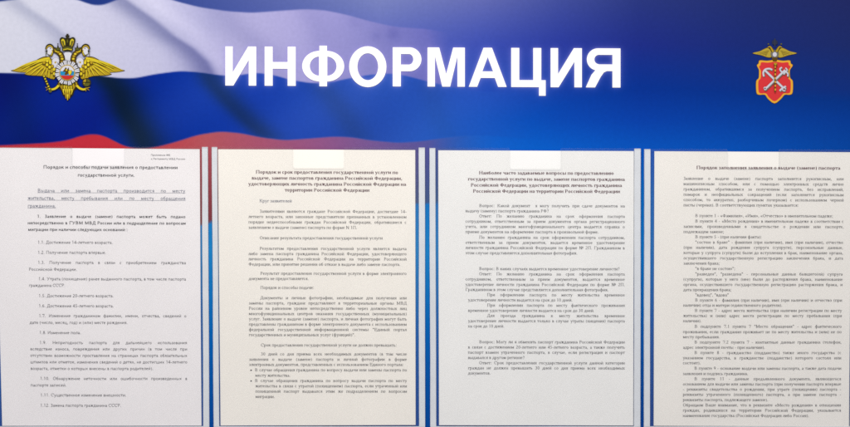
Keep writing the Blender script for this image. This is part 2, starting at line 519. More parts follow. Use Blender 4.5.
def head(side):
    ly = Layers(EMB + 0.0006)
    f = (lambda x: x) if side < 0 else (lambda x: 2 * CX - x)
    A = lambda pts, m: ly.add([(f(x), y) for x, y in pts], m)
    neck = smooth_curve([(51.4, 48), (55, 50.4), (58.5, 52.4), (61.5, 55.6), (62.5, 60), (62, 65)], 5)
    A(ribbon(neck, 4.6, 6.4), OUTL)
    A(ribbon(neck, 3.2, 4.8), GOLD_D)
    for k in range(4, len(neck) - 2, 3):
        A(circ(neck[k][0], neck[k][1], 1.35, 1.0, n=10), GOLD_L if k % 2 else GOLD)
    A(ribbon(smooth_curve([(46.4, 49.6), (47.6, 46.2), (50.6, 45.2), (53.2, 47.4), (53.4, 51)], 5), 2.2, 2.6), OUTL)
    A(ribbon(smooth_curve([(46.8, 49.3), (48, 46.8), (50.6, 46), (52.6, 47.8), (52.8, 50.6)], 5), 0.9, 1.4), GOLD)
    A(circ(50.2, 51.2, 3.0, 3.9, n=16), WHI)
    A(ribbon([(53.2, 52), (51, 55.6), (48, 54.6)], 1.4, 0.8), OLIVE)
    A([(48, 50.2), (44.8, 51.6), (47.8, 52.6)], OUTL)
    A(ribbon(smooth_curve([(52.6, 50.4), (53.2, 53), (51.8, 56.2), (49, 57)], 4), 1.5, .9), GOLD_D)
    A(ribbon(smooth_curve([(52.3, 50.8), (52.8, 53), (51.5, 55.8)], 4), .7, .5), GOLD_L)
    A(ribbon([(47.4, 52.6), (46, 54.4), (46.6, 56.4)], .9, .5), OLIVE)
    A(circ(50.8, 48.6, 0.55, n=8), OUTL)
    # small crown over the head
    A([(55.4, 47), (57, 48.4), (58.3, 44.6), (59.6, 48.4), (61, 47), (60.6, 51), (56, 51)], OUTL)
    A([(56.3, 48.5), (57.6, 49.3), (58.3, 47), (59.2, 49.3), (60.2, 48.5), (60, 50.2), (56.6, 50.2)], OLIVE)
    A(circ(58.3, 44.2, 0.7, n=8), OUTL)
    return ly.build('head', emb)


head(-1)
head(1)
ly = Layers(EMB + 0.0014)
ly.add(smooth_curve([(60.2, 39.4), (62.4, 37.4), (66, 38.4), (68, 37), (70, 38.4), (73.6, 37.4), (75.8, 39.4), (75.4, 43), (73.4, 47.4), (73.2, 51), (68, 51.8), (62.8, 51), (62.6, 47.4), (60.6, 43)], 4, True), OUTL)
ly.add(smooth_curve([(61.4, 40.2), (63.2, 38.8), (65.6, 41), (66.2, 46), (64.4, 46.4), (62.2, 43.4)], 4, True), OLIVE)
ly.add(smooth_curve([(74.6, 40.2), (72.8, 38.8), (70.4, 41), (69.8, 46), (71.6, 46.4), (73.8, 43.4)], 4, True), OLIVE)
for q in (-1, 1):
    ly.add(ribbon(smooth_curve([(CX + q * 5.9, 41.4), (CX + q * 4.6, 39.8), (CX + q * 3.2, 41.8), (CX + q * 2.8, 45.2)], 4), 1.2, .8), GOLD_L)
    ly.add(ribbon(smooth_curve([(CX + q * 6, 42), (CX + q * 5, 45), (CX + q * 4, 47)], 4), .9, .6), GOLD)
ly.add(ribbon([(63.4, 49.2), (68, 47.9), (72.6, 49.2)], 1.8), OLIVE)
ly.add(ribbon([(63.6, 50.2), (68, 49.2), (72.4, 50.2)], 0.7), GOLD_L)
ly.add([(66.9, 34.2), (69.1, 34.2), (69.1, 46), (66.9, 46)], OUTL)
ly.add([(66, 35.6), (70, 35.6), (70, 37.6), (66, 37.6)], OUTL)
ly.add(circ(68, 41.5, 0.7, 1.8, n=10), OLIVE)
ly.build('crown', emb)
ly = Layers(EMB + 0.0004)
for s in (-1, 1):
    for k in range(2):
        ly.add(circ(CX + s * (12.6 + (0.6 if k else -.6)), 61.4 + 3.2 * k, 4.3 - .5 * k, 3.4, n=16), OUTL)
        ly.add(circ(CX + s * (12.6 + (0.6 if k else -.6)), 61.4 + 3.2 * k, 3.8 - .5 * k, 3.4, n=16), WHI)
    ly.add(circ(CX + s * 12.4, 62.6, 1.0, n=10), GOLD)
ly.add(smooth_curve([(68, 51.6), (71, 53), (72, 56), (70.6, 59), (71, 62.6), (68, 63.4), (65, 62.6), (65.4, 59), (64, 56), (65, 53)], 4, True), WHI)
ly.build('silver_ribbon', emb)
ly = Layers(EMB + 0.0016)
ly.add(circ(CX, 73, 10.6, n=32), GOLD_D)
ly.add(circ(CX, 73, 11.4, n=36), OLIVE)
for k in range(16):
    a = math.radians(22.5 * k + 11)
    ca_, sa_ = math.cos(a), math.sin(a)
    R_ = 12.3 if k % 2 else 11.5
    ly.add(ribbon([(CX + 6.5 * ca_, 73 + 6.5 * sa_), (CX + 9.6 * ca_, 73 + 9.6 * sa_), (CX + (R_ + .3) * ca_, 73 + (R_ + .3) * sa_)], 3.0, 4.4), OUTL)
    ly.add(ribbon([(CX + 6.5 * ca_, 73 + 6.5 * sa_), (CX + 9.6 * ca_, 73 + 9.6 * sa_), (CX + R_ * ca_, 73 + R_ * sa_)], 2.3, 3.5), WHI)
    ly.add(ribbon([(CX + 8 * ca_, 73 + 8 * sa_), (CX + R_ * ca_, 73 + R_ * sa_)], .25, .5), GREY)
ly.add(circ(CX, 73, 7.9, n=32), GOLD)
ly.add(circ(CX, 73, 7.0, n=32), WHI)
ly.add(arc(CX, 73, 7.0, 7.0, 12, -192, 24), SKY)
ly.add(arc(CX, 73, 7.0, 7.0, -24, -156, 20), RED)
ly.add(smooth_curve([(65, 70), (66.6, 67.6), (68, 69.6), (69.5, 67.8), (70, 70.4), (72.8, 70.8), (72.6, 73.4), (71, 76), (69.6, 74), (67, 75.4), (65.2, 74.6), (66.4, 72.4), (63.6, 72)], 3, True), GOLD_D)
ly.add(smooth_curve([(69.6, 71), (72.4, 71.2), (72, 73.6), (70.4, 75.4), (69.4, 73.4)], 3, True), GOLD_L)
ly.add(circ(67.3, 70.4, 0.9, n=8), GOLD_L)
ly.build('round_shield', emb)
ly = Layers(EMB + 0.0002)
ly.add([(58, 82.4), (78, 82.4), (79.6, 85.6), (77.6, 89), (74.8, 90.6), (73.4, 95), (70.6, 98), (68, 101), (65.4, 98), (62.6, 95), (61.2, 90.6), (58.4, 89), (56.4, 85.6)], OUTL)
for r, (y, xx) in enumerate(((84.4, (-9.2, -6, -2.9, 0, 2.9, 6, 9.2)), (87.6, (-6.6, -3.6, -1.2, 1.2, 3.6, 6.6)), (91.4, (-4.6, -2, 0, 2, 4.6)), (95.4, (-2, 0, 2)), (97, (0,)))):
    for q in xx:
        c = [(CX + q * 0.86, y - 2.4), (CX + q * .95, y), (CX + q * .78, y + 3.4)]
        ly.add(ribbon(c, 3.2, 1.0), GOLD_D)
        ly.add(ribbon(c, 2.0, 0.4), GOLD if (r + int(q)) % 2 else GOLD_L)
ly.build('tail', emb)
for s in (-1, 1):
    ly = Layers(EMB + 0.0008)
    B = lambda pts, m: ly.add([(CX + s * (x - CX), y) for x, y in pts], m)
    lg = smooth_curve([(77, 85.6), (80, 88.4), (84, 89.6), (87.4, 88.4)], 4)
    B(ribbon(lg, 3.6, 2.8), OUTL)
    B(ribbon(lg, 2.2, 1.6), GOLD_L)
    for a in ((86, 91.6), (89.6, 90.6), (90.4, 87.4)):
        B(ribbon([(86.8, 88.6), a], 1.8, .6), OUTL)
        B(ribbon([(86.8, 88.4), a], .9, .3), GOLD)
    ly.build('talon', emb)
ly = Layers(EMB + 0.0012)
ly.add(ribbon([(44.2, 75.6), (50.6, 90.6)], 2.8), OUTL)
for k in range(6):
    t0, t1 = k / 6 + .02, (k + .62) / 6
    ly.add(ribbon([(44.2 + 6.4 * t0, 75.6 + 15 * t0), (44.2 + 6.4 * t1, 75.6 + 15 * t1)], 1.5), GOLD_L)
ly.add(circ(50.8, 91, 1.7, n=10), OLIVE)
ly.build('sceptre', emb)
ly = Layers(EMB + 0.0012)
ly.add(circ(87, 82.8, 4.5, n=20), OUTL)
ly.add(circ(87, 82.8, 3.6, n=20), OLIVE)
ly.add(arc(86.4, 82.2, 2.8, 2.8, 60, 230, 10), GOLD)
ly.add(ribbon([(83.4, 82.6), (90.6, 82.6)], 1.0), OUTL)
ly.add(ribbon([(87, 82.6), (87, 77.4)], 1.0), OUTL)
ly.add(ribbon([(85.4, 77.8), (88.6, 77.8)], 0.9), GOLD)
ly.build('orb', emb)

# ------------------------------------------------------------------ right crest: red shield with crossed anchors
sh = bpy.data.objects.new('shield_crest', None)
C.objects.link(sh)
sh.parent = board
sh['label'] = 'small red shield crest with crossed silver anchors under a golden eagle'
SO = [(756.9, 65.6), (758.6, 63.6), (759.6, 60.6), (767, 61), (775.4, 60), (783, 61), (789.6, 60.6), (790.6, 63.6), (792.6, 65.6), (790, 69.6), (789.6, 73), (790.2, 78.4), (792.6, 81.4), (792.4, 92.4), (789.6, 94.8), (784.6, 94.8), (780.8, 99), (774.4, 103.4), (768, 99), (764.8, 94.8), (759, 94.8), (756.4, 92.4), (756.2, 81.4), (758.6, 78.4), (759, 73), (758.8, 69.6)]
SO = smooth_curve(SO, 3, True)
ly = Layers(EMB)
ly.add([((x - 774.5) * 1.02 + 774.5, (y - 81) * 1.02 + 81) for x, y in SO], GOLD_D)
ly.add(SO, AMB)
ly.add([((x - 774.5) * 0.885 + 774.5, (y - 81) * 0.91 + 81) for x, y in SO], CRIM)
ly.build('shield_field', sh)


def anchor_mesh(side):
    ly = Layers(EMB + 0.0004 + (0.0003 if side > 0 else 0))
    f = (lambda x: x) if side < 0 else (lambda x: 2 * 774.6 - x)
    st = [(764.4, 70.2), (783, 88)]
    lines = [(st, 1.9)]
    if side < 0:
        lines += [(smooth_curve([(763.6, 76.6), (763, 72.6), (765, 69.6), (769, 68.8), (772, 70)], 4), 1.6), (smooth_curve([(779.4, 91), (782, 88.4), (785.6, 86.4)], 4), 1.6), (circ(783.8, 89.4, 1.6, n=10), 1.0)]
    else:
        lines += [(smooth_curve([(761.8, 76.6), (761.8, 73.6), (764, 72.2), (766, 74.6)], 4), 1.4), (smooth_curve([(767.6, 67.6), (769.6, 69), (768.4, 71.6), (765.8, 72.4)], 4), 1.4), (smooth_curve([(764, 68), (762.4, 70.4), (764.6, 71.8)], 4), 1.2), (circ(784.4, 88.6, 1.3, n=10), 0.9)]
    for pts, ww in lines:
        ly.add(ribbon([(f(x) + .5, y + .6) for x, y in pts], ww + .7), GREY)
    for pts, ww in lines:
        ly.add(ribbon([(f(x), y) for x, y in pts], ww), SILV)
    ly.build('anchor', sh)


anchor_mesh(1)
anchor_mesh(-1)
ly = Layers(EMB + 0.0014)
ly.add(ribbon([(774.8, 65), (774.4, 92.6)], 1.8, 1.2), GOLD_D)
for k in range(7):
    ly.add(ribbon([(774.8, 66 + 3.8 * k), (774.8, 68 + 3.8 * k)], 1.2), AMB)
ly.add(circ(774.9, 65.2, 1.9, 1.3, n=12), GOLD_D)
ly.add([(773.2, 63.2), (776.6, 63.2), (775.6, 65.6), (774.2, 65.6)], GOLD)
ly.build('sceptre', sh)
for s in (-1, 1):
    ly = Layers(EMB + 0.0001)
    B = lambda pts, m: ly.add([(774.6 + s * (x - 774.6), y) for x, y in pts], m)
    wg = smooth_curve([(797.2, 53.4), (790, 51.4), (785.4, 49), (781.6, 47.6), (779, 49.6), (777.6, 53), (777.8, 57.4), (781, 58), (786, 56.4), (789, 55.4)], 4, True)
    B(wg, GOLD_D)
    B([((x - 785) * .94 + 785, (y - 53) * .88 + 53) for x, y in wg], ink('wing_gold_ink', (190, 166, 58)))
    for k in range(4):
        B(ribbon([(780.4 + k * .8, 51 + 1.5 * k), (792 - 2.6 * k, 53.6 + .7 * k)], 0.6, 0.3), GOLD_D)
    ly.build('wing', sh)
ly = Layers(EMB + 0.0003)
ly.add(circ(774.6, 54.2, 4.2, 4.2, n=20), GREY)
ly.add(circ(774.6, 54.6, 2.1, 2.3, n=16), SILV)
ly.add([(771.4, 57.6), (777.8, 57.6), (776.4, 61.4), (772.8, 61.4)], GOLD_D)
for s in (-1, 1):
    c = [(774.6 + s * a, b) for a, b in ((1.6, 52), (3.2, 49), (4.8, 46.8), (7, 47.6))]
    ly.add(ribbon(smooth_curve(c, 3), 3.2, 1.2), GOLD_D)
    ly.add(ribbon(smooth_curve(c, 3), 1.9, .6), GOLD)
    ly.add(circ(774.6 + s * 6.4, 44.2, .9, .8, n=8), OLIVE)
ly.add(smooth_curve([(772, 41.4), (774.6, 40), (777.2, 41.4), (776.8, 44.6), (772.4, 44.6)], 3, True), ink('dim_crown_ink', (44, 50, 78)))
ly.add(ribbon([(774.6, 38.8), (774.6, 47)], .9), ink('dim_cross_ink', (60, 62, 70)))
ly.build('eagle', sh)

# ------------------------------------------------------------------ the four document pockets
clear_m = acrylic('clear_acrylic', (0.992, 0.992, 0.990), 0.12)
edge_m = bpy.data.materials.new('polished_acrylic_edge')
edge_m.use_nodes = True
_nt = edge_m.node_tree
_p = _nt.nodes['Principled BSDF']
_p.inputs['Base Color'].default_value = (0.46, 0.52, 0.53, 1)
_p.inputs['Roughness'].default_value = 0.25
_t = _nt.nodes.new('ShaderNodeBsdfTransparent')
_x = _nt.nodes.new('ShaderNodeMixShader')
_x.inputs[0].default_value = 0.34
_nt.links.new(_t.outputs[0], _x.inputs[1])
_nt.links.new(_p.outputs[0], _x.inputs[2])
_nt.links.new(_x.outputs[0], _nt.nodes['Material Output'].inputs['Surface'])
tape_m = material('foam_tape', (218, 222, 228), 0.6, 0.3, 0.03, 60, 0.1, 500)
# outer left/right at top, at bottom; inner edges of the tapes; cut-out
POCK = [dict(lt=-8.5, lb=-6.5, rt=208.2, rb=209.7, tl=6.0, tr=6.0, cut=(73.0, 125.2), top=146.2, cb=165.2),
        dict(lt=212.0, lb=213.9, rt=425.0, rb=425.2, tl=5.5, tr=6.2, cut=(293.2, 344.2), top=146.8, cb=167.9),
        dict(lt=429.2, lb=430.2, rt=640.4, rb=640.1, tl=6.0, tr=6.4, cut=(509.4, 560.4), top=147.8, cb=168.4),
        dict(lt=643.9, lb=643.3, rt=857.5, rb=855.5, tl=6.2, tr=6.0, cut=(726.4, 778.2), top=148.9, cb=167.6)]
Y_B = 431.5
PANE0, PANE1 = 0.0022, 0.0034


def pane(d, idx):
    top = lambda u: d['top'] + (u - d['lt']) * 0.0042
    out = [(d['lt'], top(d['lt'])), (d['cut'][0] - 1.6, top(d['cut'][0]))]
    a, b = d['cut']
    cb = d['cb']
    out += circ(a - 1.6, top(a) + 1.6, 1.6, 1.6, 90, 0, 5)
    out += circ(a + 2.2, cb - 2.2, 2.2, 2.2, 180, 270, 6)
    out += circ(b - 2.2, cb - 2.2, 2.2, 2.2, 270, 360, 6)
    out += circ(b + 1.6, top(b) + 1.6, 1.6, 1.6, 180, 90, 5)
    out += [(b + 1.6, top(b)), (d['rt'], top(d['rt'])), (d['rb'], Y_B), (d['lb'], Y_B)]
    pts = [P(u, v) for u, v in out]
    q = [pts[0]]
    for p in pts[1:]:
        if math.hypot(p[0] - q[-1][0], p[1] - q[-1][1]) > 1e-5: q.append(p)
    pts = q
    n = len(pts)
    V3 = [Vector((x, y, 0)) for x, y in pts]
    tri = tessellate_polygon([V3])
    verts, faces, mi = [], [], []
    verts += [(x, y, PANE1) for x, y in pts] + [(x, y, PANE0) for x, y in pts]
    for t in tri:
        A, B, D = [V3[i] for i in t]
        if (B.x - A.x) * (D.y - A.y) - (B.y - A.y) * (D.x - A.x) < 0: t = (t[0], t[2], t[1])
        faces.append(tuple(t)); mi.append(0)
        faces.append((t[0] + n, t[2] + n, t[1] + n)); mi.append(0)
    for i in range(n):
        j = (i + 1) % n
        faces.append((i, i + n, j + n, j)); mi.append(1)
    return mesh_obj('document_pocket', verts, faces, [clear_m, edge_m], board, mi)


def strip(name, c0, c1, c2, c3, parent, vert=True, y0=0.0003, y1=0.0021):
    """foam tape with slightly uneven long edges; corners tl, tr, br, bl in survey pixels"""
    n = 40
    va = []
    for i in range(n + 1):
        t = i / n
        wob = [0.12 * math.sin(9 * t + idx_seed[0]) + random.uniform(-.06, .06) for _ in (0, 1)]
        if vert:
            a = (c0[0] + (c3[0] - c0[0]) * t + wob[0], c0[1] + (c3[1] - c0[1]) * t)
            b = (c1[0] + (c2[0] - c1[0]) * t + wob[1] * .4, c1[1] + (c2[1] - c1[1]) * t)
        else:
            a = (c3[0] + (c2[0] - c3[0]) * t, c3[1] + (c2[1] - c3[1]) * t)
            b = (c0[0] + (c1[0] - c0[0]) * t, c0[1] + (c1[1] - c0[1]) * t + wob[1] * .4)
        a, b = P(*a), P(*b)
        va += [(*a, y1), (*b, y1), (*a, y0), (*b, y0)]
    fa = []
    for i in range(n):
        k = 4 * i
        fa += [(k, k + 4, k + 5, k + 1) if vert else (k, k + 4, k + 5, k + 1), (k, k + 2, k + 6, k + 4), (k + 1, k + 5, k + 7, k + 3)]
    fa += [(0, 1, 3, 2), (4 * n, 4 * n + 2, 4 * n + 3, 4 * n + 1)]
    idx_seed[0] += 1.3
    return mesh_obj(name, va, fa, tape_m, parent)


idx_seed = [0.0]
for i, d in enumerate(POCK):
    pk = pane(d, i)
    pk['label'] = 'clear acrylic sheet pocket with a notch cut in its top edge'
    t = d['top']
    yb = 425.9
    lb = d['lb'] + (d['lb'] - d['lt']) * 0.0
    o = 0.15
    strip('adhesive_strip', (d['lt'] + o, t + .35), (d['lt'] + d['tl'], t + .35), (lb + d['tl'], yb), (lb + o, yb), pk)
    strip('adhesive_strip', (d['rt'] - d['tr'], t + .9), (d['rt'] - o, t + .9), (d['rb'] - o, yb), (d['rb'] - d['tr'], yb), pk)
    strip('adhesive_strip', (lb + o, yb + .1), (d['rb'] - o, yb + .1), (d['rb'] - o, Y_B - .3), (lb + o, Y_B - .3), pk, vert=False)

# ------------------------------------------------------------------ a small stroke alphabet
# widths and strokes in 1/1000 em; S stem with serifs, B stem without, L line, O elliptical arc, D dot
X, K_ = 455, 662
G = {}


def gl(ch, w, *st): G[ch] = (w, st)


S_ = lambda x, a, b, t=1, c=1: ('S', x, a, b, t, c)
L_ = lambda *a: ('L', *a)
O_ = lambda cx, cy, rx, ry, a=0, b=360: ('O', cx, cy, rx, ry, a, b)
gl('а', 444, O_(190, 120, 130, 112, 60, 300), ('B', 330, 40, 330), O_(210, 330, 120, 110, 0, 165), L_(255, 250, 330, 275), L_(330, 40, 430, 30), L_(250, 20, 330, 80))
gl('б', 509, O_(250, 215, 185, 215), O_(310, 300, 250, 300, 110, 190), L_(225, 590, 430, 660))
gl('в', 472, S_(120, 0, X, 1, 1), O_(230, 345, 130, 105, -90, 90), O_(250, 120, 160, 118, -90, 90), L_(120, 240, 250, 240), L_(120, X - 15, 250, X - 15), L_(120, 15, 250, 15))
gl('г', 410, S_(120, 0, X), L_(120, X - 18, 360, X - 18), L_(365, X, 370, 330))
gl('д', 509, L_(115, 30, 205, X), ('B', 360, 25, X), L_(180, X - 15, 430, X - 15), L_(30, 15, 480, 15), L_(35, 20, 35, -120), L_(475, 20, 475, -120))
gl('е', 444, O_(225, 225, 175, 228, 10, 320), L_(60, 255, 390, 255))
gl('ж', 692, S_(346, 0, X), L_(346, 225, 150, 400), L_(346, 225, 540, 400), L_(60, 15, 300, 240), L_(630, 15, 390, 240), O_(110, 400, 50, 45), O_(580, 400, 50, 45), L_(10, 12, 120, 12), L_(570, 12, 680, 12))
gl('з', 395, O_(180, 340, 135, 110, -90, 160), O_(185, 118, 160, 120, -160, 90), L_(130, 238, 210, 238))
gl('и', 535, S_(110, 0, X), S_(425, 0, X), L_(130, 70, 405, 390))
gl('й', 535, S_(110, 0, X), S_(425, 0, X), L_(130, 70, 405, 390), O_(267, 640, 90, 80, 200, 340))
gl('к', 486, S_(110, 0, X), L_(130, 235, 350, 400), L_(240, 260, 420, 20), O_(390, 405, 45, 45), L_(370, 12, 480, 12))
gl('л', 499, ('B', 390, 0, X), L_(150, 80, 190, X), L_(120, X - 15, 460, X - 15), O_(90, 60, 60, 60, 180, 360), L_(320, 12, 465, 12))
gl('м', 633, L_(115, 0, 115, X), ('B', 515, 0, X), L_(125, X, 310, 60), L_(310, 60, 510, X), L_(40, 12, 195, 12), L_(430, 12, 595, 12), L_(50, X - 12, 130, X - 12), L_(510, X - 12, 590, X - 12))
gl('н', 535, S_(110, 0, X), S_(425, 0, X), L_(110, 235, 425, 235))
gl('о', 500, O_(250, 225, 190, 225))
gl('п', 535, S_(110, 0, X), S_(425, 0, X), L_(110, X - 15, 425, X - 15))
gl('р', 500, S_(120, -215, X), O_(255, 225, 180, 225, -150, 150))
gl('с', 444, O_(235, 225, 175, 228, 40, 320))
gl('т', 437, S_(218, 0, X, 0, 1), L_(40, X - 15, 400, X - 15), L_(35, X, 35, 340), L_(402, X, 402, 340))
gl('у', 500, L_(90, X, 270, 60), L_(410, X, 210, -170), O_(140, -160, 70, 55, 180, 350), L_(20, X - 12, 170, X - 12), L_(350, X - 12, 480, X - 12))
gl('ф', 648, S_(324, -215, 680), O_(210, 225, 140, 225, 45, 315), O_(438, 225, 140, 225, -135, 135))
gl('х', 500, L_(90, X - 15, 410, 15), L_(400, X - 15, 80, 15), L_(20, X - 12, 190, X - 12), L_(310, X - 12, 470, X - 12), L_(15, 12, 180, 12), L_(310, 12, 490, 12))
gl('ц', 535, S_(110, 0, X), S_(425, 0, X), L_(110, 15, 500, 15), L_(505, 20, 505, -120))
gl('ч', 502, S_(390, 0, X), O_(240, 330, 150, 130, 180, 320), ('B', 95, 330, X), L_(30, X - 12, 160, X - 12))
gl('ш', 770, S_(110, 0, X), S_(385, 0, X), S_(660, 0, X), L_(110, 15, 660, 15))
gl('щ', 770, S_(110, 0, X), S_(385, 0, X), S_(660, 0, X), L_(110, 15, 740, 15), L_(745, 20, 745, -120))
gl('ъ', 517, S_(190, 0, X, 0, 1), L_(30, X - 15, 190, X - 15), O_(310, 130, 150, 125, -90, 90), L_(190, 250, 310, 250), L_(190, 15, 310, 15))
gl('ы', 671, S_(110, 0, X), O_(240, 130, 145, 125, -90, 90), L_(110, 250, 240, 250), L_(110, 15, 240, 15), S_(560, 0, X))
gl('ь', 457, S_(120, 0, X), O_(260, 130, 150, 125, -90, 90), L_(120, 250, 260, 250), L_(120, 15, 260, 15))
gl('э', 429, O_(190, 225, 180, 228, -140, 140), L_(130, 235, 360, 235))
gl('ю', 747, S_(110, 0, X), O_(500, 225, 185, 225), L_(110, 235, 320, 235))
gl('я', 460, S_(345, 0, X), O_(210, 335, 140, 110, 90, 270), L_(210, X - 15, 345, X - 15), L_(210, 225, 345, 225), L_(240, 220, 80, 15), L_(15, 12, 110, 12))
gl('А', 722, L_(350, 662, 120, 15), L_(360, 662, 610, 15), L_(190, 220, 500, 220), L_(20, 12, 220, 12), L_(470, 12, 700, 12))
gl('В', 667, S_(150, 0, K_), O_(330, 500, 170, 148, -90, 90), O_(350, 180, 210, 168, -90, 90), L_(150, 345, 350, 345), L_(150, 645, 330, 645), L_(150, 15, 350, 15))
gl('Г', 578, S_(150, 0, K_), L_(150, 645, 520, 645), L_(530, 662, 540, 510))
gl('Д', 682, L_(170, 30, 270, K_), ('B', 500, 25, K_), L_(200, 645, 600, 645), L_(30, 15, 650, 15), L_(35, 20, 25, -150), L_(640, 20, 650, -150))
gl('Е', 611, S_(140, 0, K_), L_(140, 645, 540, 645), L_(140, 345, 430, 345), L_(140, 15, 560, 15), L_(545, 662, 550, 530), L_(570, 20, 590, 160), L_(435, 260, 435, 430))
gl('З', 501, O_(230, 500, 170, 160, -90, 150), O_(240, 175, 200, 180, -150, 90), L_(160, 345, 250, 345))
gl('И', 722, S_(140, 0, K_), S_(580, 0, K_), L_(160, 80, 560, 590))
gl('К', 667, S_(140, 0, K_), L_(150, 330, 480, 600), L_(300, 380, 560, 20), O_(530, 600, 60, 55), L_(500, 12, 660, 12))
gl('М', 889, L_(150, 0, 150, K_), ('B', 730, 0, K_), L_(160, K_, 430, 60), L_(430, 60, 725, K_), L_(30, 12, 260, 12), L_(630, 12, 850, 12), L_(30, 650, 160, 650), L_(725, 650, 850, 650))
gl('Н', 722, S_(140, 0, K_), S_(580, 0, K_), L_(140, 340, 580, 340))
gl('О', 722, O_(361, 331, 290, 335))
gl('П', 722, S_(140, 0, K_), S_(580, 0, K_), L_(140, 645, 580, 645))
gl('Р', 557, S_(140, 0, K_), O_(310, 480, 190, 165, -90, 90), L_(140, 645, 310, 645), L_(140, 315, 310, 315))
gl('С', 667, O_(350, 331, 290, 335, 40, 320), L_(590, 662, 595, 480))
gl('У', 708, L_(110, K_, 390, 250), L_(600, K_, 320, 60), O_(220, 60, 90, 60, 180, 360), L_(20, 650, 220, 650), L_(520, 650, 690, 650))
gl('Ф', 790, S_(395, 0, K_), O_(395, 331, 310, 220))
gl('1', 500, S_(260, 0, 670, 0, 1), L_(120, 570, 260, 650))
gl('2', 500, O_(240, 490, 160, 180, -20, 160), L_(60, 30, 390, 430), L_(50, 35, 440, 35), L_(50, 15, 440, 15))
gl('3', 500, O_(220, 510, 150, 155, -90, 150), O_(220, 185, 180, 185, -150, 90))
gl('4', 500, ('B', 340, 0, 670), L_(30, 190, 330, 640), L_(30, 190, 470, 190), L_(30, 170, 470, 170))
gl('5', 500, L_(150, 640, 430, 640), L_(110, 370, 170, 650), O_(210, 200, 190, 200, -150, 110))
gl('6', 500, O_(250, 200, 180, 205), O_(420, 250, 350, 420, 110, 180))
gl('7', 500, L_(50, 640, 440, 640), L_(50, 620, 440, 620), L_(230, 0, 440, 640), L_(45, 640, 20, 510))
gl('8', 500, O_(250, 510, 140, 155), O_(250, 175, 180, 180))
gl('9', 500, O_(250, 460, 180, 205), O_(80, 400, 350, 400, -70, 0))
gl('0', 500, O_(250, 331, 185, 335))
gl('.', 250, ('D', 125, 45, 55))
gl(',', 250, ('D', 125, 45, 55), L_(150, 40, 90, -120))
gl(':', 278, ('D', 139, 45, 55), ('D', 139, 410, 55))
gl(';', 278, ('D', 139, 410, 55), ('D', 139, 45, 55), L_(165, 40, 100, -120))
gl('(', 333, O_(330, 240, 250, 430, 125, 235))
gl(')', 333, O_(0, 240, 250, 430, -55, 55))
gl('-', 333, L_(40, 225, 290, 225), L_(40, 205, 290, 205))
gl('"', 408, L_(130, 670, 130, 440), L_(280, 670, 280, 440))
gl('«', 500, L_(240, 400, 90, 220), L_(90, 220, 240, 40), L_(420, 400, 270, 220), L_(270, 220, 420, 40))
gl('»', 500, L_(80, 400, 230, 220), L_(230, 220, 80, 40), L_(260, 400, 410, 220), L_(410, 220, 260, 40))
gl('?', 444, O_(220, 510, 150, 155, -50, 170), L_(300, 400, 220, 190), ('D', 215, 45, 55))
gl('№', 954, S_(120, 0, K_), S_(520, 0, K_), L_(120, 640, 520, 30), O_(760, 430, 130, 160), L_(640, 170, 880, 170))
gl('N', 722, S_(130, 0, K_), S_(580, 0, K_), L_(130, 650, 580, 20))
gl('•', 500, ('D', 250, 230, 150))
SP = 250
_cache = {}


